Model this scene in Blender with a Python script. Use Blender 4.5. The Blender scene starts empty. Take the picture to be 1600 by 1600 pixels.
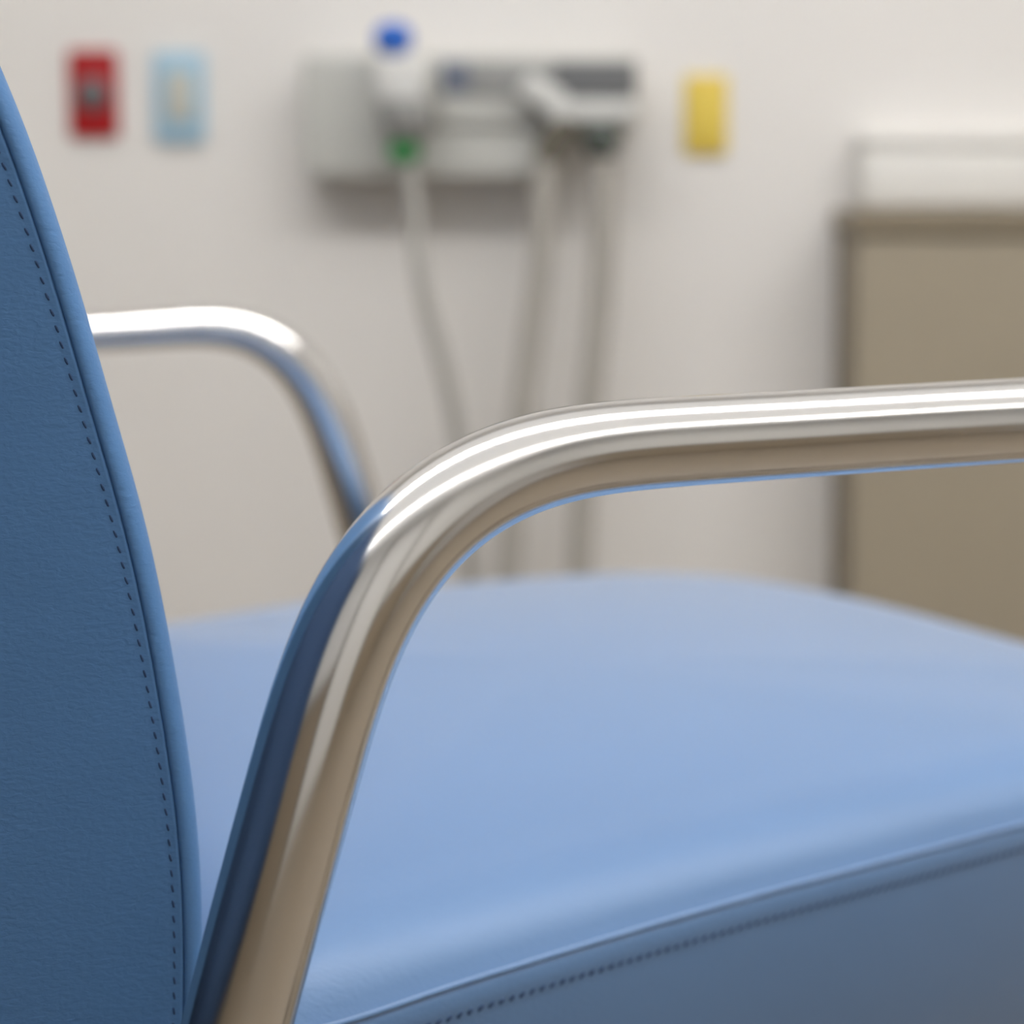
import bpy, bmesh, math, random
from mathutils import Vector, Matrix
from mathutils.geometry import delaunay_2d_cdt
import numpy as np

random.seed(4)
S = bpy.context.scene
COL = S.collection
V = Vector

# ------------------------------------------------------------------ camera
CAM_Z = 0.79
F_PX = 2500.0
PITCH = math.radians(5.0)
HORIZON = 280.0
CY = HORIZON + F_PX * math.tan(PITCH)          # row of the optical axis
CAM = V((0, 0, CAM_Z))
FWD = V((0, math.cos(PITCH), -math.sin(PITCH)))
UP = V((0, math.sin(PITCH), math.cos(PITCH)))
RIGHT = V((1, 0, 0))

cd = bpy.data.cameras.new('camera')
cam = bpy.data.objects.new('camera', cd)
COL.objects.link(cam)
cam.location = CAM
cam.rotation_euler = (math.pi / 2 - PITCH, 0, 0)
cd.sensor_width = 36.0
cd.lens = F_PX / 1600 * 36
cd.shift_y = -(800 - CY) / 1600
cd.dof.use_dof = True
cd.dof.focus_distance = 0.575
cd.dof.aperture_fstop = 4.0
cd.clip_start = 0.02
S.camera = cam


def ray(px, py):
    return FWD + RIGHT * ((px - 800) / F_PX) - UP * ((py - CY) / F_PX)


def at(px, py, Y):
    d = ray(px, py)
    return CAM + d * (Y / d.y)


def on_z(px, py, z):
    d = ray(px, py)
    return CAM + d * ((z - CAM_Z) / d.z)


# ------------------------------------------------------------------ materials
def srgb(r, g, b):
    f = lambda c: (c / 255 / 12.92) if c / 255 <= 0.04045 else ((c / 255 + 0.055) / 1.055) ** 2.4
    return (f(r), f(g), f(b), 1)


def mat(name, col, rough=0.5, metal=0.0, noise=0.0, scale=30.0, bump=0.0, bscale=200.0, bdist=0.001,
        stretch=(1, 1, 1), spec=0.5, coat=0.0, aniso=0.0, sheen=0.0):
    m = bpy.data.materials.new(name)
    m.use_nodes = True
    nt = m.node_tree
    b = nt.nodes['Principled BSDF']
    b.inputs['Base Color'].default_value = col
    b.inputs['Roughness'].default_value = rough
    b.inputs['Metallic'].default_value = metal
    b.inputs['Specular IOR Level'].default_value = spec
    b.inputs['Coat Weight'].default_value = coat
    b.inputs['Coat Roughness'].default_value = 0.5
    b.inputs['Anisotropic'].default_value = aniso
    b.inputs['Sheen Weight'].default_value = sheen
    b.inputs['Sheen Roughness'].default_value = 0.43
    tc = nt.nodes.new('ShaderNodeTexCoord')
    mp = nt.nodes.new('ShaderNodeMapping')
    mp.inputs['Scale'].default_value = stretch
    nt.links.new(tc.outputs['Object'], mp.inputs['Vector'])
    if noise > 0:
        n = nt.nodes.new('ShaderNodeTexNoise')
        n.inputs['Scale'].default_value = scale
        n.inputs['Detail'].default_value = 4
        nt.links.new(mp.outputs[0], n.inputs['Vector'])
        mx = nt.nodes.new('ShaderNodeMix')
        mx.data_type = 'RGBA'
        k = 1 - noise
        mx.inputs['A'].default_value = (col[0] * k, col[1] * k, col[2] * k, 1)
        k = 1 + noise
        mx.inputs['B'].default_value = (min(1, col[0] * k), min(1, col[1] * k), min(1, col[2] * k), 1)
        nt.links.new(n.outputs['Fac'], mx.inputs['Factor'])
        nt.links.new(mx.outputs['Result'], b.inputs['Base Color'])
    if bump > 0:
        n2 = nt.nodes.new('ShaderNodeTexNoise')
        n2.inputs['Scale'].default_value = bscale
        n2.inputs['Detail'].default_value = 3
        n2.inputs['Distortion'].default_value = 0.4
        nt.links.new(mp.outputs[0], n2.inputs['Vector'])
        bp = nt.nodes.new('ShaderNodeBump')
        bp.inputs['Strength'].default_value = bump
        bp.inputs['Distance'].default_value = bdist
        nt.links.new(n2.outputs['Fac'], bp.inputs['Height'])
        nt.links.new(bp.outputs[0], b.inputs['Normal'])
    return m


VINYL = srgb(85, 129, 180)
M = {
    'vinyl_back': mat('blue_vinyl_grain', VINYL, 0.5, bump=0.4, bscale=300, bdist=0.0008,
                      stretch=(0.9, 0.9, 1.8), noise=0.04, scale=25, spec=0.3),
    'vinyl_seat': mat('blue_vinyl_fine', srgb(80, 119, 165), 0.5, bump=0.3, bscale=420, bdist=0.0006,
                      stretch=(0.7, 1.3, 1.0), noise=0.03, scale=20, spec=0.5, sheen=1.0, coat=0.45),
    'thread': mat('dark_blue_thread', srgb(44, 72, 112), 0.7, noise=0.1),
    'rubber': mat('black_rubber', (0.02, 0.02, 0.02, 1), 0.7, noise=0.1),
    'pan': mat('black_seat_board', (0.03, 0.03, 0.035, 1), 0.6, noise=0.1),
    'wall': mat('warm_white_paint', srgb(229, 226, 222), 0.65, noise=0.012, scale=3, bump=0.05, bscale=150),
    'wall2': mat('grey_white_paint', srgb(218, 217, 214), 0.7, noise=0.012, scale=3),
    'ceil': mat('ceiling_paint', srgb(236, 236, 234), 0.8, noise=0.01),
    'floor': mat('tan_vinyl_floor', srgb(128, 116, 100), 0.45, noise=0.08, scale=6),
    'wains': mat('taupe_wainscot', srgb(154, 140, 121), 0.5, noise=0.05, scale=8),
    'curtain': mat('dark_blue_cloth', srgb(58, 84, 122), 0.85, noise=0.05, scale=300),
    'rail': mat('brown_rail', srgb(92, 82, 70), 0.5, noise=0.08, scale=12),
    'taupe': mat('taupe_laminate', srgb(160, 150, 132), 0.5, noise=0.03, scale=14),
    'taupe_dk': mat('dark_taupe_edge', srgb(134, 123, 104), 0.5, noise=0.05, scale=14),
    'white': mat('white_plastic', srgb(204, 204, 200), 0.4, noise=0.01),
    'white2': mat('bright_white_plastic', srgb(214, 213, 209), 0.35, noise=0.01),
    'white3': mat('warm_white_plastic', srgb(226, 224, 219), 0.5, noise=0.01),
    'panelgrey': mat('pale_grey_metal', srgb(196, 196, 190), 0.45, noise=0.015),
    'grey': mat('mid_grey_plastic', srgb(150, 150, 147), 0.5, noise=0.03),
    'dgrey': mat('dark_grey_plastic', srgb(104, 105, 106), 0.5, noise=0.03),
    'bgrey': mat('blue_grey_plastic', srgb(104, 110, 126), 0.5, noise=0.03),
    'brown': mat('brown_grey_plastic', srgb(98, 93, 80), 0.5, noise=0.05),
    'ggrey': mat('green_grey_plastic', srgb(84, 92, 86), 0.5, noise=0.05),
    'blue': mat('blue_knob_plastic', srgb(6, 96, 196), 0.35, noise=0.02),
    'green': mat('green_fitting_plastic', srgb(48, 136, 72), 0.35, noise=0.02),
    'red': mat('red_plate_plastic', srgb(164, 18, 24), 0.4, noise=0.02),
    'lblue': mat('light_blue_plate_plastic', srgb(164, 198, 218), 0.4, noise=0.02),
    'cream': mat('cream_switch_plastic', srgb(194, 194, 184), 0.4, noise=0.02),
    'yellow': mat('yellow_plate_plastic', srgb(226, 200, 88), 0.4, noise=0.03),
    'orange': mat('orange_mark', srgb(226, 160, 40), 0.5, noise=0.03),
    'socket': mat('grey_socket_plastic', srgb(104, 101, 104), 0.4, noise=0.03),
    'hose': mat('grey_hose_plastic', srgb(172, 168, 160), 0.45, noise=0.03),
    'hose_pale': mat('pale_hose_plastic', srgb(168, 166, 160), 0.35, noise=0.02),
    'screw': mat('screw_metal', (0.5, 0.5, 0.5, 1), 0.3, 1.0, noise=0.05),
}


def brushed_metal(name, col, rough):
    m = bpy.data.materials.new(name)
    m.use_nodes = True
    nt = m.node_tree
    nt.nodes.remove(nt.nodes['Principled BSDF'])
    g = nt.nodes.new('ShaderNodeBsdfAnisotropic')
    g.distribution = 'BECKMANN'
    g.inputs['Roughness'].default_value = rough
    tc = nt.nodes.new('ShaderNodeTexCoord')
    n = nt.nodes.new('ShaderNodeTexNoise')
    n.inputs['Scale'].default_value = 90
    n.inputs['Detail'].default_value = 4
    mx = nt.nodes.new('ShaderNodeMix')
    mx.data_type = 'RGBA'
    mx.inputs['A'].default_value = tuple(c * 0.97 for c in col[:3]) + (1,)
    mx.inputs['B'].default_value = col
    nt.links.new(tc.outputs['Object'], n.inputs['Vector'])
    nt.links.new(n.outputs['Fac'], mx.inputs['Factor'])
    nt.links.new(mx.outputs['Result'], g.inputs['Color'])
    nt.links.new(g.outputs[0], nt.nodes['Material Output'].inputs['Surface'])
    return m


M['steel'] = brushed_metal('brushed_steel', (0.80, 0.79, 0.775, 1), 0.195)


def emit(name, col, strength):
    m = bpy.data.materials.new(name)
    m.use_nodes = True
    b = m.node_tree.nodes['Principled BSDF']
    b.inputs['Base Color'].default_value = (0.8, 0.8, 0.8, 1)
    b.inputs['Emission Color'].default_value = col
    b.inputs['Emission Strength'].default_value = strength
    return m


# ------------------------------------------------------------------ mesh helpers
def new_obj(name, bm, m, parent=None, smooth=True, origin=None, bevel=0.0, wn=False):
    """links bm (world coordinates) as one object; children keep their parent's base as origin"""
    o0 = V(origin) if origin is not None else (V(parent['_base']) if parent else V((0, 0, 0)))
    bmesh.ops.translate(bm, verts=bm.verts, vec=-o0)
    bmesh.ops.recalc_face_normals(bm, faces=bm.faces)
    me = bpy.data.meshes.new(name)
    bm.to_mesh(me)
    bm.free()
    if smooth:
        for p in me.polygons:
            p.use_smooth = True
    me.materials.append(M[m] if isinstance(m, str) else m)
    o = bpy.data.objects.new(name, me)
    COL.objects.link(o)
    o['_base'] = list(o0)
    if parent is not None:
        o.parent = parent
    else:
        o.location = o0
    if bevel:
        md = o.modifiers.new('bevel', 'BEVEL')
        md.width = bevel
        md.segments = 3
        md.limit_method = 'ANGLE'
        md.angle_limit = math.radians(40)
        if smooth:
            md.harden_normals = False
    return o


def thing(name, base, label, cat, group=None):
    o = bpy.data.objects.new(name, None)
    o.empty_display_size = 0.05
    COL.objects.link(o)
    o.location = base
    o['_base'] = list(base)
    tag(o, label, cat, group)
    return o


def tag(o, label, cat, group=None):
    o['label'] = label
    o['category'] = cat
    if group:
        o['group'] = group
    return o


def struct(o):
    o['kind'] = 'structure'
    return o


def box_bm(lo, hi, bm=None):
    bm = bm or bmesh.new()
    r = bmesh.ops.create_cube(bm, size=1.0)
    lo, hi = V(lo), V(hi)
    c, s = (lo + hi) / 2, hi - lo
    for v in r['verts']:
        v.co = V((c.x + v.co.x * s.x, c.y + v.co.y * s.y, c.z + v.co.z * s.z))
    return bm


def catmull(pts, n, closed=False):
    P = [np.array(p, float) for p in pts]
    out = []
    if closed:
        idx = range(len(P))
        g = lambda i: P[i % len(P)]
    else:
        idx = range(len(P) - 1)
        ext = [2 * P[0] - P[1]] + P + [2 * P[-1] - P[-2]]
        g = lambda i: ext[i + 1]
    for i in idx:
        p0, p1, p2, p3 = g(i - 1), g(i), g(i + 1), g(i + 2)
        d = lambda a, b: max(1e-6, np.linalg.norm((a - b)[:3]) ** 0.5)
        t0 = 0.0; t1 = t0 + d(p0, p1); t2 = t1 + d(p1, p2); t3 = t2 + d(p2, p3)
        for k in range(24):
            t = t1 + (t2 - t1) * k / 24
            A1 = (t1 - t) / (t1 - t0) * p0 + (t - t0) / (t1 - t0) * p1
            A2 = (t2 - t) / (t2 - t1) * p1 + (t - t1) / (t2 - t1) * p2
            A3 = (t3 - t) / (t3 - t2) * p2 + (t - t2) / (t3 - t2) * p3
            B1 = (t2 - t) / (t2 - t0) * A1 + (t - t0) / (t2 - t0) * A2
            B2 = (t3 - t) / (t3 - t1) * A2 + (t - t1) / (t3 - t1) * A3
            out.append((t2 - t) / (t2 - t1) * B1 + (t - t1) / (t2 - t1) * B2)
    if not closed:
        out.append(P[-1])
    return resample(out, n, closed)


def resample(pts, n, closed=False):
    A = np.array(pts, float)
    if closed:
        A = np.vstack([A, A[:1]])
    dim = min(3, A.shape[1])
    seg = np.linalg.norm(np.diff(A[:, :dim], axis=0), axis=1)
    s = np.concatenate([[0], np.cumsum(seg)])
    t = np.linspace(0, s[-1], n + 1 if closed else n)
    if closed:
        t = t[:-1]
    return np.stack([np.interp(t, s, A[:, k]) for k in range(A.shape[1])], axis=1)


def relax(A, it, closed=False):
    A = A.copy()
    for _ in range(it):
        if closed:
            A = 0.5 * A + 0.25 * (np.roll(A, 1, 0) + np.roll(A, -1, 0))
        else:
            B = A.copy()
            B[1:-1] = 0.5 * A[1:-1] + 0.25 * (A[:-2] + A[2:])
            A = B
    return A


def tube_bm(path, radii, seg=32, bm=None, caps=True, ref=V((0, 1, 0))):
    bm = bm or bmesh.new()
    n = len(path)
    P = [V(p[:3]) for p in path]
    rings = []
    T = [(P[min(i + 1, n - 1)] - P[max(i - 1, 0)]).normalized() for i in range(n)]
    a = ref - T[0] * ref.dot(T[0])
    if a.length < 1e-3:
        a = V((1, 0, 0)) - T[0] * T[0].x
    a.normalize()
    for i in range(n):
        a = (a - T[i] * a.dot(T[i])).normalized()
        b = T[i].cross(a)
        r = radii[i] if hasattr(radii, '__len__') else radii
        rings.append([bm.verts.new(P[i] + (a * math.cos(k * 2 * math.pi / seg) + b * math.sin(k * 2 * math.pi / seg)) * r)
                      for k in range(seg)])
    for i in range(n - 1):
        for k in range(seg):
            bm.faces.new((rings[i][k], rings[i][(k + 1) % seg], rings[i + 1][(k + 1) % seg], rings[i + 1][k]))
    if caps:
        bm.faces.new(rings[0][::-1])
        bm.faces.new(rings[-1])
    return bm


def lathe_bm(prof, center, axis='Z', seg=40, bm=None):
    """prof: (radius, height) pairs; axis Z up or Y (height runs towards -Y, the room)"""
    bm = bm or bmesh.new()
    c = V(center)
    rings = []
    for r, h in prof:
        ring = []
        for k in range(seg):
            t = 2 * math.pi * k / seg
            if axis == 'Z':
                p = c + V((r * math.cos(t), r * math.sin(t), h))
            else:
                p = c + V((r * math.cos(t), -h, r * math.sin(t)))
            ring.append(bm.verts.new(p))
        rings.append(ring)
    for i in range(len(rings) - 1):
        for k in range(seg):
            bm.faces.new((rings[i][k], rings[i][(k + 1) % seg], rings[i + 1][(k + 1) % seg], rings[i + 1][k]))
    bm.faces.new(rings[0])
    bm.faces.new(rings[-1])
    return bm


def rrect_bm(cx, cz, w, h, y_back, depth, rad, edge=0.003, bm=None, seg=8):
    """rounded rectangular slab on a wall: back at y_back, front depth nearer to the room, softened front rim"""
    bm = bm or bmesh.new()

    def loop(inset, y):
        pts = []
        r = max(rad - inset, 0.0005)
        ww, hh = w / 2 - inset, h / 2 - inset
        for qx, qz, a0 in ((1, 1, 0), (-1, 1, 90), (-1, -1, 180), (1, -1, 270)):
            for k in range(seg + 1):
                t = math.radians(a0 + 90 * k / seg)
                pts.append(bm.verts.new((cx + qx * (ww - r) + r * math.cos(t), y, cz + qz * (hh - r) + r * math.sin(t))))
        return pts
    yf = y_back - depth
    L = [loop(0, y_back), loop(0, yf + edge)]
    for k in (1, 2, 3):
        t = k / 3 * math.pi / 2
        L.append(loop(edge * (1 - math.cos(t)), yf + edge * (1 - math.sin(t))))
    for a, b in zip(L[:-1], L[1:]):
        for k in range(len(a)):
            bm.faces.new((a[k], a[(k + 1) % len(a)], b[(k + 1) % len(a)], b[k]))
    bm.faces.new(L[0])
    bm.faces.new(L[-1])
    return bm


def stitches_bm(path, normals, pitch, length, width, rise=0.0004, closed=False):
    bm = bmesh.new()
    A = np.array(path)
    seg = np.linalg.norm(np.diff(A, axis=0), axis=1)
    s = np.concatenate([[0], np.cumsum(seg)])
    N = np.array(normals)
    k = 0
    t = pitch
    while t < s[-1] - pitch:
        p = V([np.interp(t, s, A[:, j]) for j in range(3)])
        q = V([np.interp(t + length, s, A[:, j]) for j in range(3)])
        n = V([np.interp(t, s, N[:, j]) for j in range(3)]).normalized()
        d = (q - p).normalized()
        w = n.cross(d).normalized() * (width / 2)
        tilt = w * 0.5
        cs = []
        for u in (0.0, 0.2, 0.5, 0.8, 1.0):
            f = math.sin(math.pi * min(1, max(0, u * 0.8 + 0.1)))
            c = p.lerp(q, u) + tilt * (u - 0.5) * 2
            ring = []
            for a in range(6):
                th = a * math.pi / 3
                ring.append(bm.verts.new(c + w * math.cos(th) * (0.5 + 0.5 * f) + n * (rise * f * math.sin(th) - 0.0001)))
            cs.append(ring)
        for a, b in zip(cs[:-1], cs[1:]):
            for j in range(6):
                bm.faces.new((a[j], a[(j + 1) % 6], b[(j + 1) % 6], b[j]))
        bm.faces.new(cs[0]); bm.faces.new(cs[-1])
        t += pitch
        k += 1
    return bm


# ------------------------------------------------------------------ the room
WALL_Y = 2.25
X0, X1, Y0, CEIL = -2.1, 2.3, -1.0, 2.6


def wall(name, lo, hi, m):
    return struct(new_obj(name, box_bm(lo, hi), m, smooth=False))


wall('floor', (X0 - .1, Y0 - .1, -0.1), (X1 + .1, WALL_Y + .1, 0), 'floor')
wall('ceiling', (X0 - .1, Y0 - .1, CEIL), (X1 + .1, WALL_Y + .1, CEIL + .1), 'ceil')
wall('wall_back', (X0, WALL_Y, 0), (X1, WALL_Y + .1, CEIL), 'wall')
wall('wall_left', (X0 - .1, Y0, 0), (X0, WALL_Y + .1, CEIL), 'wall2')
wall('wall_right', (X1, Y0, 0), (X1 + .1, WALL_Y + .1, CEIL), 'wall2')
wall('wall_front', (X0, Y0 - .1, 0), (X1, Y0, CEIL), 'wall2')
# the wall behind the viewer: a white door in a brown frame, taupe wainscot with a brown cap rail beside it
DX0, DX1 = -0.10, 0.80
for nm, xa, xb in (('trim_1', X0, DX0 - .07), ('trim_2', DX1 + .07, X1)):
    struct(new_obj(nm, box_bm((xa, Y0, 0), (xb, Y0 + .02, 0.66)), 'wains', smooth=False))
for nm, xa, xb in (('trim_3', X0, DX0 - .07), ('trim_4', DX1 + .07, X1)):
    struct(new_obj(nm, box_bm((xa, Y0, 0.66), (xb, Y0 + .035, 0.72)), 'rail', smooth=False))
door = struct(new_obj('door_1', box_bm((DX0, Y0, 0.005), (DX1, Y0 + .03, 2.05)), 'wall2', smooth=False))
bm = box_bm((DX0 - .07, Y0, 0), (DX0, Y0 + .045, 2.12))
box_bm((DX1, Y0, 0), (DX1 + .07, Y0 + .045, 2.12), bm)
box_bm((DX0, Y0, 2.05), (DX1, Y0 + .045, 2.12), bm)
new_obj('door_frame', bm, 'rail', door, smooth=False)
struct(new_obj('baseboard_back', box_bm((X0, WALL_Y - .012, 0), (X1, WALL_Y, 0.10)), 'rail', smooth=False))

# ------------------------------------------------------------------ ceiling lights (above the frame)
def hanging_light(x0, x1, yc, w, s_down, s_up, label):
    z0, z1 = 2.12, 2.17
    t = thing('ceiling_light', V(((x0 + x1) / 2, yc, CEIL)), label, 'ceiling light', 'linear hanging lights')
    bm = box_bm((x0 - .02, yc - w / 2 - .012, z0), (x1 + .02, yc - w / 2, z1))
    box_bm((x0 - .02, yc + w / 2, z0), (x1 + .02, yc + w / 2 + .012, z1), bm)
    box_bm((x0 - .02, yc - w / 2, z0), (x0, yc + w / 2, z1), bm)
    box_bm((x1, yc - w / 2, z0), (x1 + .02, yc + w / 2, z1), bm)
    box_bm((x0, yc - w / 2, z0 + .02), (x1, yc + w / 2, z0 + .03), bm)
    new_obj('housing', bm, 'white', t, smooth=False)
    for nm, za, zb, st in (('lower_diffuser', z0 + .004, z0 + .014, s_down), ('upper_diffuser', z1 - .014, z1 - .004, s_up)):
        new_obj(nm, box_bm((x0 + .001, yc - w / 2 + .001, za), (x1 - .001, yc + w / 2 - .001, zb)),
                emit('lit_' + nm, (1.0, 0.985, 0.965, 1), st), t, smooth=False)
    for x in (x0 + .3, x1 - .3):
        new_obj('suspension_rod', tube_bm([(x, yc, z1 - .02), (x, yc, CEIL - .02)], 0.006, 12, ref=V((1, 0, 0))), 'steel', t)
    return t


hanging_light(-1.35, 2.0, 0.86, 0.06, 46.0, 1.0, 'long hanging strip light nearer the wall with the gas panel')
hanging_light(-1.35, 2.0, -0.16, 0.035, 15.0, 1.0, 'long hanging strip light farther from the wall with the gas panel')
LX0, LX1, LY0, LY1 = -1.95, 2.15, -0.96, 2.2
t = thing('ceiling_light', V(((LX0 + LX1) / 2, (LY0 + LY1) / 2, CEIL)), 'large evenly lit ceiling panel in a white frame', 'ceiling light')
bm = box_bm((LX0 - .03, LY0 - .03, CEIL - .03), (LX1 + .03, LY0, CEIL))
box_bm((LX0 - .03, LY1, CEIL - .03), (LX1 + .03, LY1 + .03, CEIL), bm)
box_bm((LX0 - .03, LY0, CEIL - .03), (LX0, LY1, CEIL), bm)
box_bm((LX1, LY0, CEIL - .03), (LX1 + .03, LY1, CEIL), bm)
new_obj('frame', bm, 'white', t, smooth=False)
new_obj('diffuser', box_bm((LX0, LY0, CEIL - .02), (LX1, LY1, CEIL - .005)), emit('lit_panel', (1.0, 0.985, 0.965, 1), 0.33), t, smooth=False)

# unseen blue curtain at the left, added to tint tube reflections and darken the backrest
CX, CYA, CYB = -0.95, -0.85, 0.95
bm = bmesh.new()
cols = []
for k in range(241):
    f = k / 240
    y = CYA + (CYB - CYA) * f
    col = []
    for i in range(9):
        g = i / 8
        x = CX + (0.030 + 0.010 * math.sin(f * 9)) * math.sin(f * 2 * math.pi * 13 + 0.35 * math.sin(g * 3 + f * 20)) * (0.75 + 0.25 * (1 - g))
        col.append(bm.verts.new((x, y, 0.12 + (1.95 - 0.12) * g)))
    cols.append(col)
for a, b in zip(cols[:-1], cols[1:]):
    for i in range(8):
        bm.faces.new((a[i], b[i], b[i + 1], a[i + 1]))
t = thing('added_curtain', V((CX, (CYA + CYB) / 2, 0.12)), 'dark blue pleated curtain on a track, added out of view to tint the steel reflections and darken the backrest', 'curtain')
cu = new_obj('cloth', bm, 'curtain', t)
md = cu.modifiers.new('thickness', 'SOLIDIFY'); md.thickness = 0.002
new_obj('track', box_bm((CX - .015, CYA - .1, 1.955), (CX + .015, CYB + .1, 1.985)), 'white', t, smooth=False)
for y in (CYA, CYB):
    new_obj('track_rod', tube_bm([(CX, y, 1.98), (CX, y, CEIL - .02)], 0.006, 12, ref=V((1, 0, 0))), 'steel', t)

# ------------------------------------------------------------------ the chair
YAW = math.radians(19)
U = V((math.cos(YAW), math.sin(YAW), 0))
W = V((-math.sin(YAW), math.cos(YAW), 0))      # across the chair, away from the viewer
chair = thing('treatment_chair', V((0.08, 0.85, 0)),
              'blue vinyl treatment chair with curved stainless steel tube armrests', 'chair')

# --- backrest: a reclined curved slab, profile in the side plane (s along U, z)
B0 = at(310, 1400, 0.585)


def on_side(px, py, off=0.0):
    d = ray(px, py)
    o = B0 + W * off
    k = (o - CAM).dot(W) / d.dot(W)
    p = CAM + d * k
    return ((p - B0).dot(U), p.z)


EDGE = [(0, 98), (37, 174), (75, 290), (112, 399), (150, 530), (191, 680), (225, 787), (250, 900), (266, 975),
        (286, 1096), (307, 1225), (318, 1330), (322, 1412), (323, 1500), (321, 1600), (316, 1720), (308, 1850), (299, 1960)]
front = [on_side(*e) for e in EDGE]
# carry the reclining curve on above the frame
(s0, z0), (s1, z1) = front[0], front[2]
dirv = V((s0 - s1, z0 - z1)).normalized()
up_pts = []
p = V((s0, z0)); ang = 0.0
for k in range(1, 6):
    a = math.radians(1.2 * k)
    d2 = V((dirv.x * math.cos(a) - dirv.y * math.sin(a), dirv.x * math.sin(a) + dirv.y * math.cos(a)))
    p = p + d2 * 0.055
    up_pts.append((p.x, p.y))
front = up_pts[::-1] + front
fr = relax(catmull([(a, b, 0) for a, b in front], 160), 40)[:, :2]
tang = np.gradient(fr, axis=0)
tang /= np.linalg.norm(tang, axis=1)[:, None]
nrm = np.stack([tang[:, 1], -tang[:, 0]], axis=1)       # travelling down: this points to the rear (-s)
if nrm[80, 0] > 0:
    nrm = -nrm
TH = 0.105
rear = fr + nrm * TH


def cap(a, b, outward, n=14):
    """half-rounded end between two points"""
    a, b = np.array(a), np.array(b)
    c = (a + b) / 2
    r = np.linalg.norm(a - b) / 2
    e1 = (a - c) / r
    e2 = np.array(outward)
    pts = []
    for k in range(1, n):
        t = math.pi * k / n
        x, y = math.cos(t), math.sin(t)
        sg = lambda v: math.copysign(abs(v) ** 0.75, v)     # squarish round
        pts.append(c + e1 * r * sg(x) + e2 * r * 0.8 * sg(y))
    return pts


outline = list(fr) + cap(fr[-1], rear[-1], tang[-1]) + list(rear[::-1]) + cap(rear[0], fr[0], -tang[0])
outline = relax(resample([(a[0], a[1]) for a in outline], 520, True), 4, True)
ot = np.roll(outline, -1, 0) - np.roll(outline, 1, 0)
ot /= np.linalg.norm(ot, axis=1)[:, None]
on = np.stack([-ot[:, 1], ot[:, 0]], axis=1)
cen = outline.mean(0)
if np.mean(np.sum(on * (cen - outline), axis=1)) < 0:
    on = -on                                            # inward normals
BW = 0.50


def side_pt(q, w):
    return B0 + U * (q[0]) + W * w + V((0, 0, q[1] - B0.z))


def back_rings():
    half = [(0.017, -0.0018), (0.0140, -0.0016), (0.0118, -0.0014), (0.0100, -0.0016), (0.0091, -0.0016), (0.0087, -0.0010), (0.00845, 0.0004),
            (0.0082, -0.0010), (0.0078, -0.0017), (0.0070, -0.0019), (0.0056, -0.0017), (0.0042, -0.0009), (0.0028, 0.0006), (0.0015, 0.0030),
            (0.0006, 0.0060), (0.0001, 0.010), (0.0, 0.014)]
    full = half + [(0.0, 0.10), (0.0, 0.25), (0.0, BW - 0.10)] + [(i, BW - w) for i, w in half[::-1]]
    return full


bm = bmesh.new()
rings = []
for ins, w in back_rings():
    rings.append([bm.verts.new(side_pt(outline[k] + on[k] * ins, w)) for k in range(len(outline))])
nO = len(outline)
for a, b in zip(rings[:-1], rings[1:]):
    for k in range(nO):
        bm.faces.new((a[k], a[(k + 1) % nO], b[(k + 1) % nO], b[k]))
for rg, ins in ((rings[0], 0.017), (rings[-1], 0.017)):
    flat = [V((outline[k][0] + on[k][0] * ins, outline[k][1] + on[k][1] * ins)) for k in range(nO)]
    res = delaunay_2d_cdt(flat, [], [list(range(nO))], 1, 1e-7)
    for f in res[2]:
        vs = [rg[res[3][i][0]] for i in f]
        if len(set(vs)) >= 3:
            bm.faces.new(vs)
backrest = new_obj('backrest', bm, 'vinyl_back', chair)

ns = [k for k in range(nO)]
path = [side_pt(outline[k] + on[k] * 0.0120, -0.0016) for k in ns]
new_obj('stitching', stitches_bm(path + path[:1], [-W] * (nO + 1), 0.0060, 0.0028, 0.0009), 'thread', backrest)

# --- seat cushion
ZW = CAM_Z - 0.325
WELT = [(537, 1600), (668, 1555), (820, 1507), (981, 1458), (1187, 1399), (1394, 1344), (1600, 1289)]
near = [on_z(px, py, ZW) for px, py in WELT]
ZT = CAM_Z - 0.303
FAR = [(1600, 995), (1450, 953), (1300, 917), (1150, 893), (1000, 886), (850, 893), (700, 905), (450, 935), (270, 962)]
far = [on_z(px, py, ZT) for px, py in FAR]
# the seat outline stands a little outside the visible rim of the crowned top
fc = V((0.05, 0.85, 0))
far = [p + (V((p.x, p.y, 0)) - fc).normalized() * 0.022 for p in far]
nd = (near[-1] - near[-4]).normalized()
r0 = near[0]
rear_near = r0 - (near[1] - near[0]).normalized() * 0.040 + W * 0.010
rear_near = V((rear_near.x, rear_near.y, ZW))
rear_far = far[-1] - U * 0.14
pts = [rear_near] + near + [near[-1] + nd * 0.06, near[-1] + nd * 0.115 + V((0.0, 0.018, 0)), near[-1] + nd * 0.135 + V((0.004, 0.075, 0)),
       far[0] + V((0.055, -0.085, 0))] + far + [rear_far + U * 0.03, rear_far.lerp(rear_near, 0.07), rear_far.lerp(rear_near, 0.5), rear_near - U * 0.022 + W * 0.06, rear_near - U * 0.012 + W * 0.024]
pl = relax(catmull([(p.x, p.y, 0) for p in pts], 420, True), 12, True)[:, :2]
pt = np.roll(pl, -1, 0) - np.roll(pl, 1, 0)
pt /= np.linalg.norm(pt, axis=1)[:, None]
pn = np.stack([-pt[:, 1], pt[:, 0]], axis=1)
pc = pl.mean(0)
if np.mean(np.sum(pn * (pc - pl), axis=1)) < 0:
    pn = -pn
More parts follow.
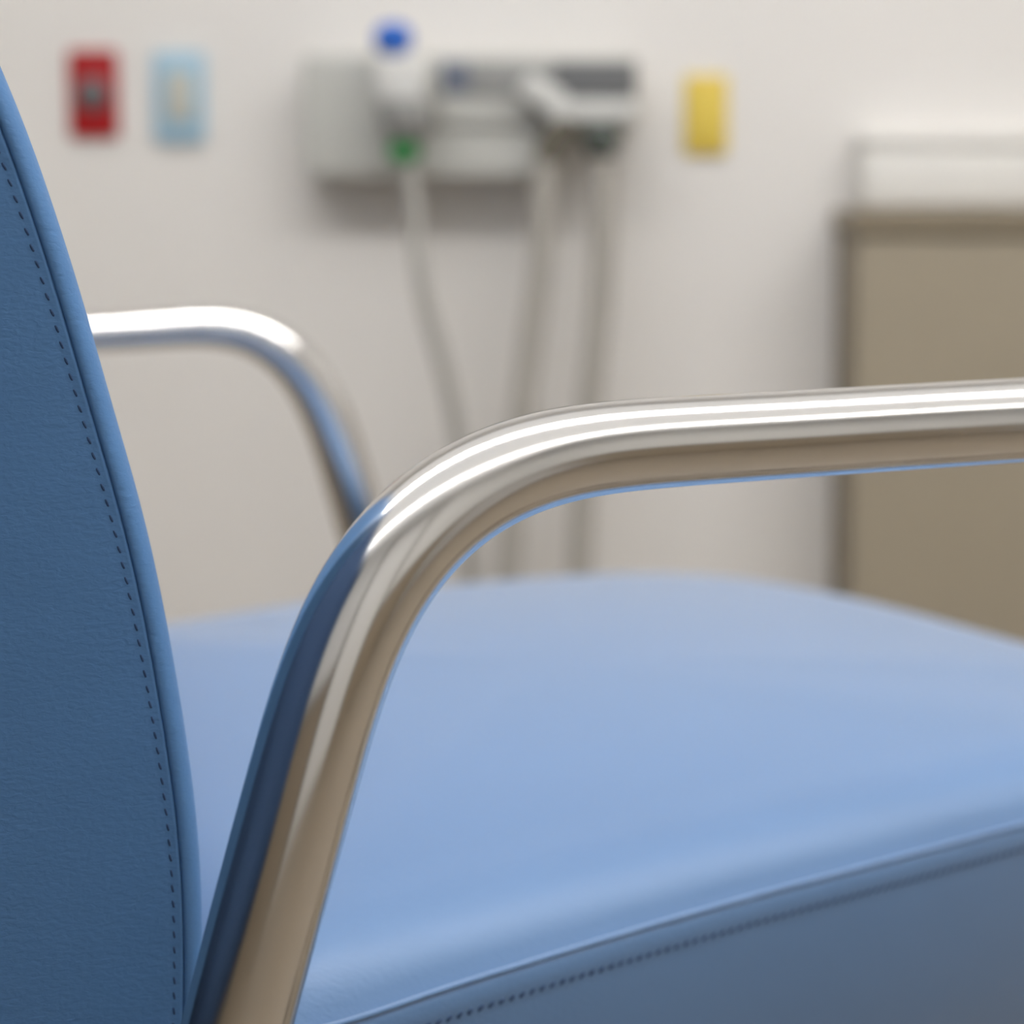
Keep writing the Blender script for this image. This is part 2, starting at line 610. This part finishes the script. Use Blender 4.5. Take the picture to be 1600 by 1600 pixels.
prof = [(0.030, -0.132), (0.010, -0.130), (-0.001, -0.122), (-0.006, -0.10), (-0.0085, -0.07), (-0.0080, -0.045), (-0.0062, -0.025),
        (-0.0046, -0.0145), (-0.0040, -0.0108), (-0.0041, -0.0095), (-0.0036, -0.0060), (-0.0026, -0.0030), (-0.0016, -0.0008), (0.0003, 0.0002),
        (0.0016, -0.0002), (0.0026, 0.0008), (0.0055, 0.0050), (0.010, 0.0100), (0.016, 0.0145), (0.023, 0.0179), (0.031, 0.0203), (0.039, 0.0219), (0.047, 0.0230), (0.056, 0.0238)]
bm = bmesh.new()
rings = []
nP = len(pl)
pdir = pc - pl
pdir /= np.linalg.norm(pdir, axis=1)[:, None]
pcos = np.clip(np.sum(pdir * pn, axis=1), 0.55, 1)[:, None]


def inset(d):
    # small insets along the outline's normal, large ones straight to the middle so corners never fold
    if d < 0.004:
        return pl + pn * d
    return relax(pl + pn * 0.004 + pdir * (d - 0.004) / pcos, int(d * 1500), True)


for ins, dz in prof:
    q = inset(ins)
    rings.append([bm.verts.new((q[k][0], q[k][1], ZW + dz)) for k in range(nP)])
last = inset(0.056)
lc = last.mean(0)
for f in (0.93, 0.86, 0.78, 0.70, 0.62, 0.54, 0.46, 0.38, 0.30, 0.22, 0.14, 0.07):
    q = lc + (last - lc) * f
    z = ZW + 0.0238 + 0.0108 * (1 - f ** 2)
    rings.append([bm.verts.new((q[k][0], q[k][1], z)) for k in range(nP)])
for a, b in zip(rings[:-1], rings[1:]):
    for k in range(nP):
        bm.faces.new((a[k], a[(k + 1) % nP], b[(k + 1) % nP], b[k]))
cv = bm.verts.new((lc[0], lc[1], ZW + 0.0346))
for k in range(nP):
    bm.faces.new((rings[-1][k], rings[-1][(k + 1) % nP], cv))
bm.faces.new(rings[0])
seat = new_obj('seat', bm, 'vinyl_seat', chair)
path = [V((pl[k][0] + pn[k][0] * -0.0006, pl[k][1] + pn[k][1] * -0.0006, ZW + 0.0006)) for k in range(nP)]
bm = tube_bm(path + path[:2], 0.0013, 10, caps=False)
new_obj('piping', bm, 'vinyl_seat', seat)
path = [V((pl[k][0] + pn[k][0] * -0.0042, pl[k][1] + pn[k][1] * -0.0042, ZW - 0.0100)) for k in range(nP)]
new_obj('stitching', stitches_bm(path + path[:1], [V((-pn[k % nP][0], -pn[k % nP][1], 0.1)) for k in range(nP + 1)],
                                 0.0050, 0.0027, 0.0021), 'thread', seat)

# --- near armrest
NEAR = [  # px, py, depth, width in px of the tube
    (345, 1700, 0.520, 178), (371, 1600, 0.520, 179), (410, 1450, 0.521, 180), (438, 1350, 0.522, 181), (478, 1200, 0.523, 181), (520, 1050, 0.526, 180),
    (560, 943, 0.531, 180), (600, 877, 0.536, 177), (651, 816, 0.543, 172), (704, 775, 0.550, 166), (761, 741, 0.558, 160),
    (812, 721, 0.565, 155), (865, 708, 0.571, 150), (927, 698, 0.578, 146), (1003, 693, 0.585, 144), (1203, 681, 0.602, 139), (1400, 668, 0.619, 136),
    (1600, 656, 0.636, 133)]
arm = []
for px, py, dep, w in NEAR:
    p = at(px, py, dep)
    arm.append((p.x, p.y, p.z, w * dep / F_PX / 2))
a0, a1 = np.array(arm[-2]), np.array(arm[-1])
step = (a1 - a0) / np.linalg.norm((a1 - a0)[:3])
h1 = a1 + step * 0.07; h1[3] = a1[3]
fwd = V(step[:3])
dn = V((0, 0, -1))
front_bend = []
R = 0.075
c0 = V(h1[:3])
for k in range(1, 7):
    t = math.radians(80) * k / 6
    q = c0 + fwd * (R * math.sin(t)) + dn * (R * (1 - math.cos(t)))
    front_bend.append((q.x, q.y, q.z, a1[3] + 0.0004 * k))
q = V(front_bend[-1][:3])
ld = (dn * math.cos(math.radians(10)) + fwd * math.sin(math.radians(10))).normalized()
foot_f = q + ld * ((q.z - 0.03) / -ld.z)
b0, b1 = V(arm[0][:3]), V(arm[2][:3])
bd = (b0 - b1).normalized()
bd = V((bd.x, bd.y, bd.z))
foot_r = b0 + bd * ((b0.z - 0.03) / -bd.z)
mid_r = b0.lerp(foot_r, 0.5)
full = [(foot_r.x, foot_r.y, foot_r.z, arm[0][3]), (mid_r.x, mid_r.y, mid_r.z, arm[0][3])] + arm + [tuple(h1)] + front_bend
m2 = q.lerp(foot_f, 0.5)
full += [(m2.x, m2.y, m2.z, front_bend[-1][3]), (foot_f.x, foot_f.y, foot_f.z, front_bend[-1][3])]
A = relax(catmull(full, 420), 60)
arm_near = new_obj('armrest', tube_bm(A, list(A[:, 3]), 64), 'steel', chair)
arm_near['label'] = 'stainless tube armrest on the near side'
for f in (A[0], A[-1]):
    c = V((f[0], f[1], 0))
    new_obj('foot_cap', lathe_bm([(0.023, 0.0), (0.024, 0.004), (0.0235, 0.034), (0.019, 0.037)], c), 'rubber', arm_near)

# --- far armrest
FARM = [(140, 521, 1.225, 54), (250, 514, 1.245, 56), (330, 508, 1.262, 60), (385, 514, 1.268, 65), (433, 537, 1.273, 71), (475, 578, 1.283, 75),
        (510, 645, 1.292, 76), (535, 720, 1.303, 76), (557, 795, 1.315, 76), (585, 890, 1.33, 77)]
arm = []
for px, py, dep, w in FARM:
    p = at(px, py, dep)
    arm.append((p.x, p.y, p.z, w * dep / F_PX / 2))
b0, b1 = V(arm[-1][:3]), V(arm[-3][:3])
bd = (b0 - b1).normalized()
foot_f = b0 + bd * ((b0.z - 0.03) / -bd.z)
m1 = b0.lerp(foot_f, 0.5)
a0, a1 = np.array(arm[1]), np.array(arm[0])
bwd = V((-U.x, -U.y, 0.0))
c0 = V(a1[:3]) + bwd * 0.12
pre = [(c0.x, c0.y, c0.z, a1[3])]
bend = []
for k in range(1, 7):
    t = math.radians(80) * k / 6
    q = c0 + bwd * (R * math.sin(t)) + dn * (R * (1 - math.cos(t)))
    bend.append((q.x, q.y, q.z, a1[3] + 0.0006 * k))
q = V(bend[-1][:3])
ld = (dn * math.cos(math.radians(10)) + bwd * math.sin(math.radians(10))).normalized()
foot_b = q + ld * ((q.z - 0.03) / -ld.z)
mb = q.lerp(foot_b, 0.5)
full = [(foot_b.x, foot_b.y, foot_b.z, bend[-1][3]), (mb.x, mb.y, mb.z, bend[-1][3])] + bend[::-1] + pre + arm + \
       [(m1.x, m1.y, m1.z, arm[-1][3]), (foot_f.x, foot_f.y, foot_f.z, arm[-1][3])]
Bp = relax(catmull(full, 420), 60)
arm_far = new_obj('armrest', tube_bm(Bp, list(Bp[:, 3]), 48), 'steel', chair)
arm_far['label'] = 'stainless tube armrest on the far side'
for f in (Bp[0], Bp[-1]):
    c = V((f[0], f[1], 0))
    new_obj('foot_cap', lathe_bm([(0.023, 0.0), (0.024, 0.004), (0.0235, 0.034), (0.019, 0.037)], c), 'rubber', arm_far)


# --- frame under the seat, out of sight: cross rails between the arm loops and the board that carries the cushion
def at_z(path, z, lastpart):
    rng = range(len(path) // 2, len(path)) if lastpart else range(0, len(path) // 2)
    k = min(rng, key=lambda i: abs(path[i][2] - z))
    return V(path[k][:3])


zr = ZW - 0.165
bm = tube_bm([at_z(A, zr, False), at_z(Bp, zr, False)], 0.0125, 20)
new_obj('cross_rail', bm, 'steel', chair)
bm = tube_bm([at_z(A, zr, True), at_z(Bp, zr, True)], 0.0125, 20)
new_obj('cross_rail', bm, 'steel', chair)
bm = bmesh.new()
sc = lambda f, z: [bm.verts.new((pc[0] + (pl[k][0] - pc[0]) * f, pc[1] + (pl[k][1] - pc[1]) * f, z)) for k in range(0, nP, 4)]
ra, rb = sc(0.86, ZW - 0.131), sc(0.86, ZW - 0.152)
for k in range(len(ra)):
    bm.faces.new((ra[k], ra[(k + 1) % len(ra)], rb[(k + 1) % len(ra)], rb[k]))
bm.faces.new(ra); bm.faces.new(rb)
new_obj('seat_board', bm, 'pan', chair, smooth=False)

# ------------------------------------------------------------------ things on the wall
def plate_dims(x0, y0, x1, y1, Y=WALL_Y):
    a, b = at(x0, y0, Y), at(x1, y1, Y)
    return (a.x + b.x) / 2, (a.z + b.z) / 2, abs(b.x - a.x), abs(b.z - a.z)


YP = WALL_Y

# red emergency outlet
cx, cz, w, h = plate_dims(107, 78, 187, 216)
t = thing('wall_outlet', V((cx, WALL_Y, cz)), 'red wall outlet plate with a round dark grey socket', 'outlet')
new_obj('plate', rrect_bm(cx, cz, w, h, YP, 0.009, 0.006), 'red', t)
so = new_obj('socket', lathe_bm([(0.0225, 0.0085), (0.0225, 0.0125), (0.021, 0.014), (0.0, 0.014)][:3] + [(0.001, 0.014)], (cx, WALL_Y, cz - .001), 'Y'), 'socket', t)
bm = bmesh.new()
for dx, dz, sw, sh in ((-.007, .005, .0025, .009), (.007, .005, .0025, .009), (0, -.009, .005, .005)):
    box_bm((cx + dx - sw / 2, WALL_Y - .0145, cz + dz - sh / 2), (cx + dx + sw / 2, WALL_Y - .0135, cz + dz + sh / 2), bm)
new_obj('slot', bm, 'rubber', so, smooth=False)
for s in (-1, 1):
    new_obj('screw', lathe_bm([(0.0032, 0.0085), (0.003, 0.0102), (0.001, 0.0106)], (cx, WALL_Y, cz + s * h * 0.40), 'Y', 16), 'red', t)

# light blue switch plate
cx, cz, w, h = plate_dims(240, 82, 322, 222)
t = thing('wall_switch', V((cx, WALL_Y, cz)), 'light blue wall plate with a cream centre insert', 'switch')
new_obj('plate', rrect_bm(cx, cz, w, h, YP, 0.011, 0.006), 'lblue', t)
new_obj('rocker', rrect_bm(cx + .002, cz + .001, w * 0.54, h * 0.54, YP - 0.0105, 0.005, 0.003, 0.002), 'cream', t)
for s in (-1, 1):
    new_obj('screw', lathe_bm([(0.0032, 0.0105), (0.003, 0.0122), (0.001, 0.0126)], (cx, WALL_Y, cz + s * h * 0.40), 'Y', 16), 'lblue', t)

# yellow plate
cx, cz, w, h = plate_dims(1069, 118, 1135, 242)
t = thing('wall_plate', V((cx, WALL_Y, cz)), 'narrow yellow wall plate right of the gas panel', 'wall plate')
new_obj('plate', rrect_bm(cx, cz, w, h, YP, 0.009, 0.005), 'yellow', t)
new_obj('cover', rrect_bm(cx, cz, w * 0.62, h * 0.66, YP - 0.0085, 0.004, 0.004, 0.002), 'yellow', t)
for s in (-1, 1):
    new_obj('screw', lathe_bm([(0.0032, 0.0085), (0.003, 0.0102), (0.001, 0.0106)], (cx, WALL_Y, cz + s * h * 0.41), 'Y', 16), 'orange', t)

# the gas panel: a shallow housing with a rail that runs on to the right
PD = 0.085
YF = WALL_Y - PD
a, b = at(472, 84, YF), at(872, 277, YF)
base = V(((a.x + b.x) / 2, WALL_Y, (a.z + b.z) / 2))
t = thing('medical_gas_panel', base, 'pale grey wall-mounted medical gas panel with a darker strip along its top', 'gas panel')
new_obj('housing', rrect_bm(base.x, base.z, b.x - a.x, a.z - b.z, WALL_Y, PD, 0.012, 0.006), 'panelgrey', t)
c, d = at(684, 86, YF - .012), at(998, 196, YF - .012)
rail = new_obj('rail', rrect_bm((c.x + d.x) / 2, (c.z + d.z) / 2, d.x - c.x, c.z - d.z, WALL_Y, PD + 0.010, 0.008, 0.004), 'panelgrey', t)
for x0, x1, y1, mm in ((690, 734, 146, 'bgrey'), (734, 862, 150, 'grey'), (862, 994, 152, 'dgrey')):
    c, d = at(x0, 96, YF - .014), at(x1, y1, YF - .014)
    o = new_obj('strip_cover', rrect_bm((c.x + d.x) / 2, (c.z + d.z) / 2, d.x - c.x - .0015, c.z - d.z, YF - .0095, 0.005, 0.003, 0.002), mm, rail)
    o['label'] = {'bgrey': 'short blue-grey strip cover', 'grey': 'mid grey strip cover', 'dgrey': 'dark grey strip cover'}[mm]
for sx, sy in ((487, 100), (487, 262), (857, 262)):
    p = at(sx, sy, YF)
    new_obj('screw', lathe_bm([(0.004, -0.001), (0.0037, 0.0012), (0.001, 0.0016)], (p.x, YF, p.z), 'Y', 16), 'screw', t)

# flow regulator with blue knob on top and green fitting below
YR = YF - 0.055
top = at(615, 60, YR)
bx = at(627, 125, YR).x
zt, zb = at(0, 88, YR).z, at(0, 158, YR).z
panel = t
base = V((bx, YF - .0148, (zt + zb) / 2))
t = thing('flow_regulator', base, 'white flow regulator with a blue knob on top and a green fitting below', 'flow regulator')
new_obj('outlet_socket', rrect_bm(bx, (zt + zb) / 2, 0.050, 0.050, YF + .001, 0.0155, 0.008, 0.002), 'grey', panel)
bm = rrect_bm(bx, (zt + zb) / 2, 0.068, zt - zb, YF - .0148, 0.060, 0.012, 0.008)
new_obj('body', bm, 'white2', t)
kz = zt
r = 0.026
new_obj('knob', lathe_bm([(0.012, -0.002), (0.012, 0.006), (0.019, 0.008), (0.0245, 0.014), (r, 0.024), (0.0245, 0.034), (0.019, 0.041), (0.010, 0.045), (0.001, 0.046)],
                         (at(614, 60, YR).x, YR, kz - 0.002)), 'blue', t)
gz0, gz1 = zb, at(0, 218, YR).z
new_obj('flow_tube', lathe_bm([(0.040, 0.0), (0.040, -0.010), (0.038, -0.026), (0.033, -0.040), (0.026, gz1 - gz0), (0.010, gz1 - gz0 - 0.001)], (at(636, 0, YR).x, YR, gz0)), 'grey', t)
nz0, nz1 = gz1, at(0, 256, YR).z
nx = at(631, 230, YR).x
new_obj('nut', lathe_bm([(0.014, 0.0), (0.0205, -0.005), (0.0215, -0.015), (0.0205, (nz1 - nz0) * .8), (0.012, nz1 - nz0)], (nx, YR, nz0), seg=12), 'green', t)


def hose(name, pts, rad, m, label, group=None, ribs=True, conn=None):
    P = [at(px, py, Y) for px, py, Y in pts]
    A = relax(catmull([tuple(p) for p in P], 700 if ribs else 200), 30)
    L = float(np.sum(np.linalg.norm(np.diff(A, axis=0), axis=1)))
    n = len(A)
    if ribs:
        rr = [rad * (1 + 0.07 * math.sin(2 * math.pi * (k / n) * L / 0.008)) for k in range(n)]
    else:
        rr = rad
    if conn is None:
        o = new_obj(name, tube_bm(A, rr, 24), m, origin=P[0])
        tag(o, label, 'hose', group)
        return o
    t = thing(name, P[0], label, 'hose', group)
    new_obj('tube', tube_bm(A, rr, 24), m, t)
    return t


# thin pale hose below the green fitting
hose('oxygen_hose', [(636, 254, YR), (646, 300, YR), (652, 380, YR - .01), (664, 470, YR - .02), (690, 560, YR - .02), (712, 660, YR - .02), (730, 800, YR - .02),
                     (738, 1000, YR), (742, 1140, YR)], 0.0105, 'hose_pale',
     'thin pale hose hanging from the green fitting', ribs=False)

# white sensor head clipped to the rail
YS = YF - 0.045
p = at(848, 148, YS)
t = thing('sensor_head', V((p.x, YF - .015, p.z)), 'small white angled sensor head clipped on the dark strip of the gas panel', 'sensor')
bm = bmesh.new()
rrect_bm(0, 0, 0.064, 0.036, 0, 0.034, 0.012, 0.008, bm)
bmesh.ops.rotate(bm, verts=bm.verts, cent=(0, 0, 0), matrix=Matrix.Rotation(math.radians(28), 3, 'Y'))
bmesh.ops.translate(bm, verts=bm.verts, vec=(p.x, YF - .013, p.z))
new_obj('body', bm, 'white', t)
q = at(925, 174, YS)
bm = rrect_bm(q.x, q.z, 0.118, 0.030, YF - .009, 0.040, 0.010, 0.007)
new_obj('arm', bm, 'white', t)

# two corrugated hoses with dark connectors
YH = YF - 0.030
for pts, cm, conn, label in (
    ([(853, 246, YH), (850, 300, YH), (846, 400, YH), (830, 530, YH), (816, 640, YH), (805, 760, YH), (796, 880, YH), (788, 1000, YH), (784, 1140, YH + .02)],
     'brown', (874, 186, 884, 232), 'left grey corrugated hose with a brown connector'),
    ([(943, 254, YH), (944, 310, YH), (941, 420, YH), (932, 530, YH), (921, 640, YH), (912, 760, YH), (906, 880, YH), (902, 1000, YH), (900, 1140, YH + .02)],
     'ggrey', (940, 196, 940, 246), 'right grey corrugated hose with a dark green-grey connector'),
):
    t = hose('corrugated_hose', pts, 0.0165, 'hose', label, 'corrugated hoses below the gas panel', True, conn=True)
    x0, y0, x1, y1 = conn
    s, e = at(x0, y0, YH), at(x1, y1, YH)
    if cm == 'brown':
        k = at(853, 250, YH)
        mid = at(868, 214, YH)
        path = relax(catmull([tuple(at(885, 186, YH)), tuple(at(880, 205, YH)), tuple(mid), tuple(k)], 30), 3)
        new_obj('connector', tube_bm(path, [0.019 - 0.001 * (i > 15) for i in range(30)], 24), cm, t)
    else:
        new_obj('connector', lathe_bm([(0.018, 0), (0.025, -0.004), (0.026, -0.018), (0.022, -0.026), (0.0185, (e.z - s.z))], s), cm, t)

# ------------------------------------------------------------------ the taupe cabinet at the right, with a pale box on it
CYF = 2.105
p0, p1 = at(1340, 366, CYF), at(1340, 330, CYF)
cx0 = p0.x
cx1 = cx0 + 0.80
ztop = p1.z
zdoor = p0.z
t = thing('low_cabinet', V(((cx0 + cx1) / 2, (CYF + WALL_Y) / 2, 0)), 'shallow taupe cabinet with darker edges standing against the wall', 'cabinet')
bm = box_bm((cx0, CYF + .02, 0.08), (cx1, WALL_Y - .013, zdoor))
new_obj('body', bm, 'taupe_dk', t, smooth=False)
new_obj('plinth', box_bm((cx0 + .02, CYF + .04, 0), (cx1 - .02, WALL_Y - .013, 0.08)), 'pan', t, smooth=False)
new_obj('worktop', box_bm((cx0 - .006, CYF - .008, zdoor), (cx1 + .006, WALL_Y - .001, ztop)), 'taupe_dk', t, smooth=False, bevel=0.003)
xm = (cx0 + cx1) / 2
for xa, xb, hx in ((cx0 + .002, xm - .0015, xm - .05), (xm + .0015, cx1 - .002, xm + .05)):
    dr = new_obj('door', box_bm((xa, CYF, 0.085), (xb, CYF + .0195, zdoor - .003)), 'taupe', t, smooth=False, bevel=0.002)
    hp = [V((hx, CYF + .002, 0.50)), V((hx, CYF - .026, 0.505)), V((hx, CYF - .030, 0.52)), V((hx, CYF - .030, 0.60)), V((hx, CYF - .026, 0.615)), V((hx, CYF + .002, 0.62))]
    new_obj('handle', tube_bm(catmull([tuple(v) for v in hp], 40), 0.005, 14), 'steel', dr)

YB = WALL_Y - 0.065
a, b = at(1348, 206, YB), at(1700, 330, YB)
t = thing('storage_box', V(((a.x + b.x) / 2, YB + .035, ztop)), 'pale white box with a lid standing on the taupe cabinet', 'box')
zs = a.z - 0.022
new_obj('body', box_bm((a.x + .001, YB + .001, ztop), (b.x - .001, YB + .060, zs)), 'white3', t, bevel=0.012)
new_obj('lid', box_bm((a.x, YB, zs + .0005), (b.x, YB + .063, a.z)), 'white3', t, bevel=0.008)

# ------------------------------------------------------------------ world, view
w = bpy.data.worlds.new('world')
S.world = w
w.use_nodes = True
w.node_tree.nodes['Background'].inputs[0].default_value = (0.8, 0.8, 0.8, 1)
w.node_tree.nodes['Background'].inputs[1].default_value = 0.2
for o in list(bpy.data.objects):
    if '_base' in o:
        del o['_base']
S.view_settings.view_transform = 'Standard'
S.view_settings.look = 'None'
S.view_settings.gamma = 1
S.view_settings.exposure = 0.69
S.view_settings.use_curve_mapping = False
S.cycles.max_bounces = 10
S.cycles.diffuse_bounces = 6
S.cycles.glossy_bounces = 5
S.cycles.sample_clamp_indirect = 6
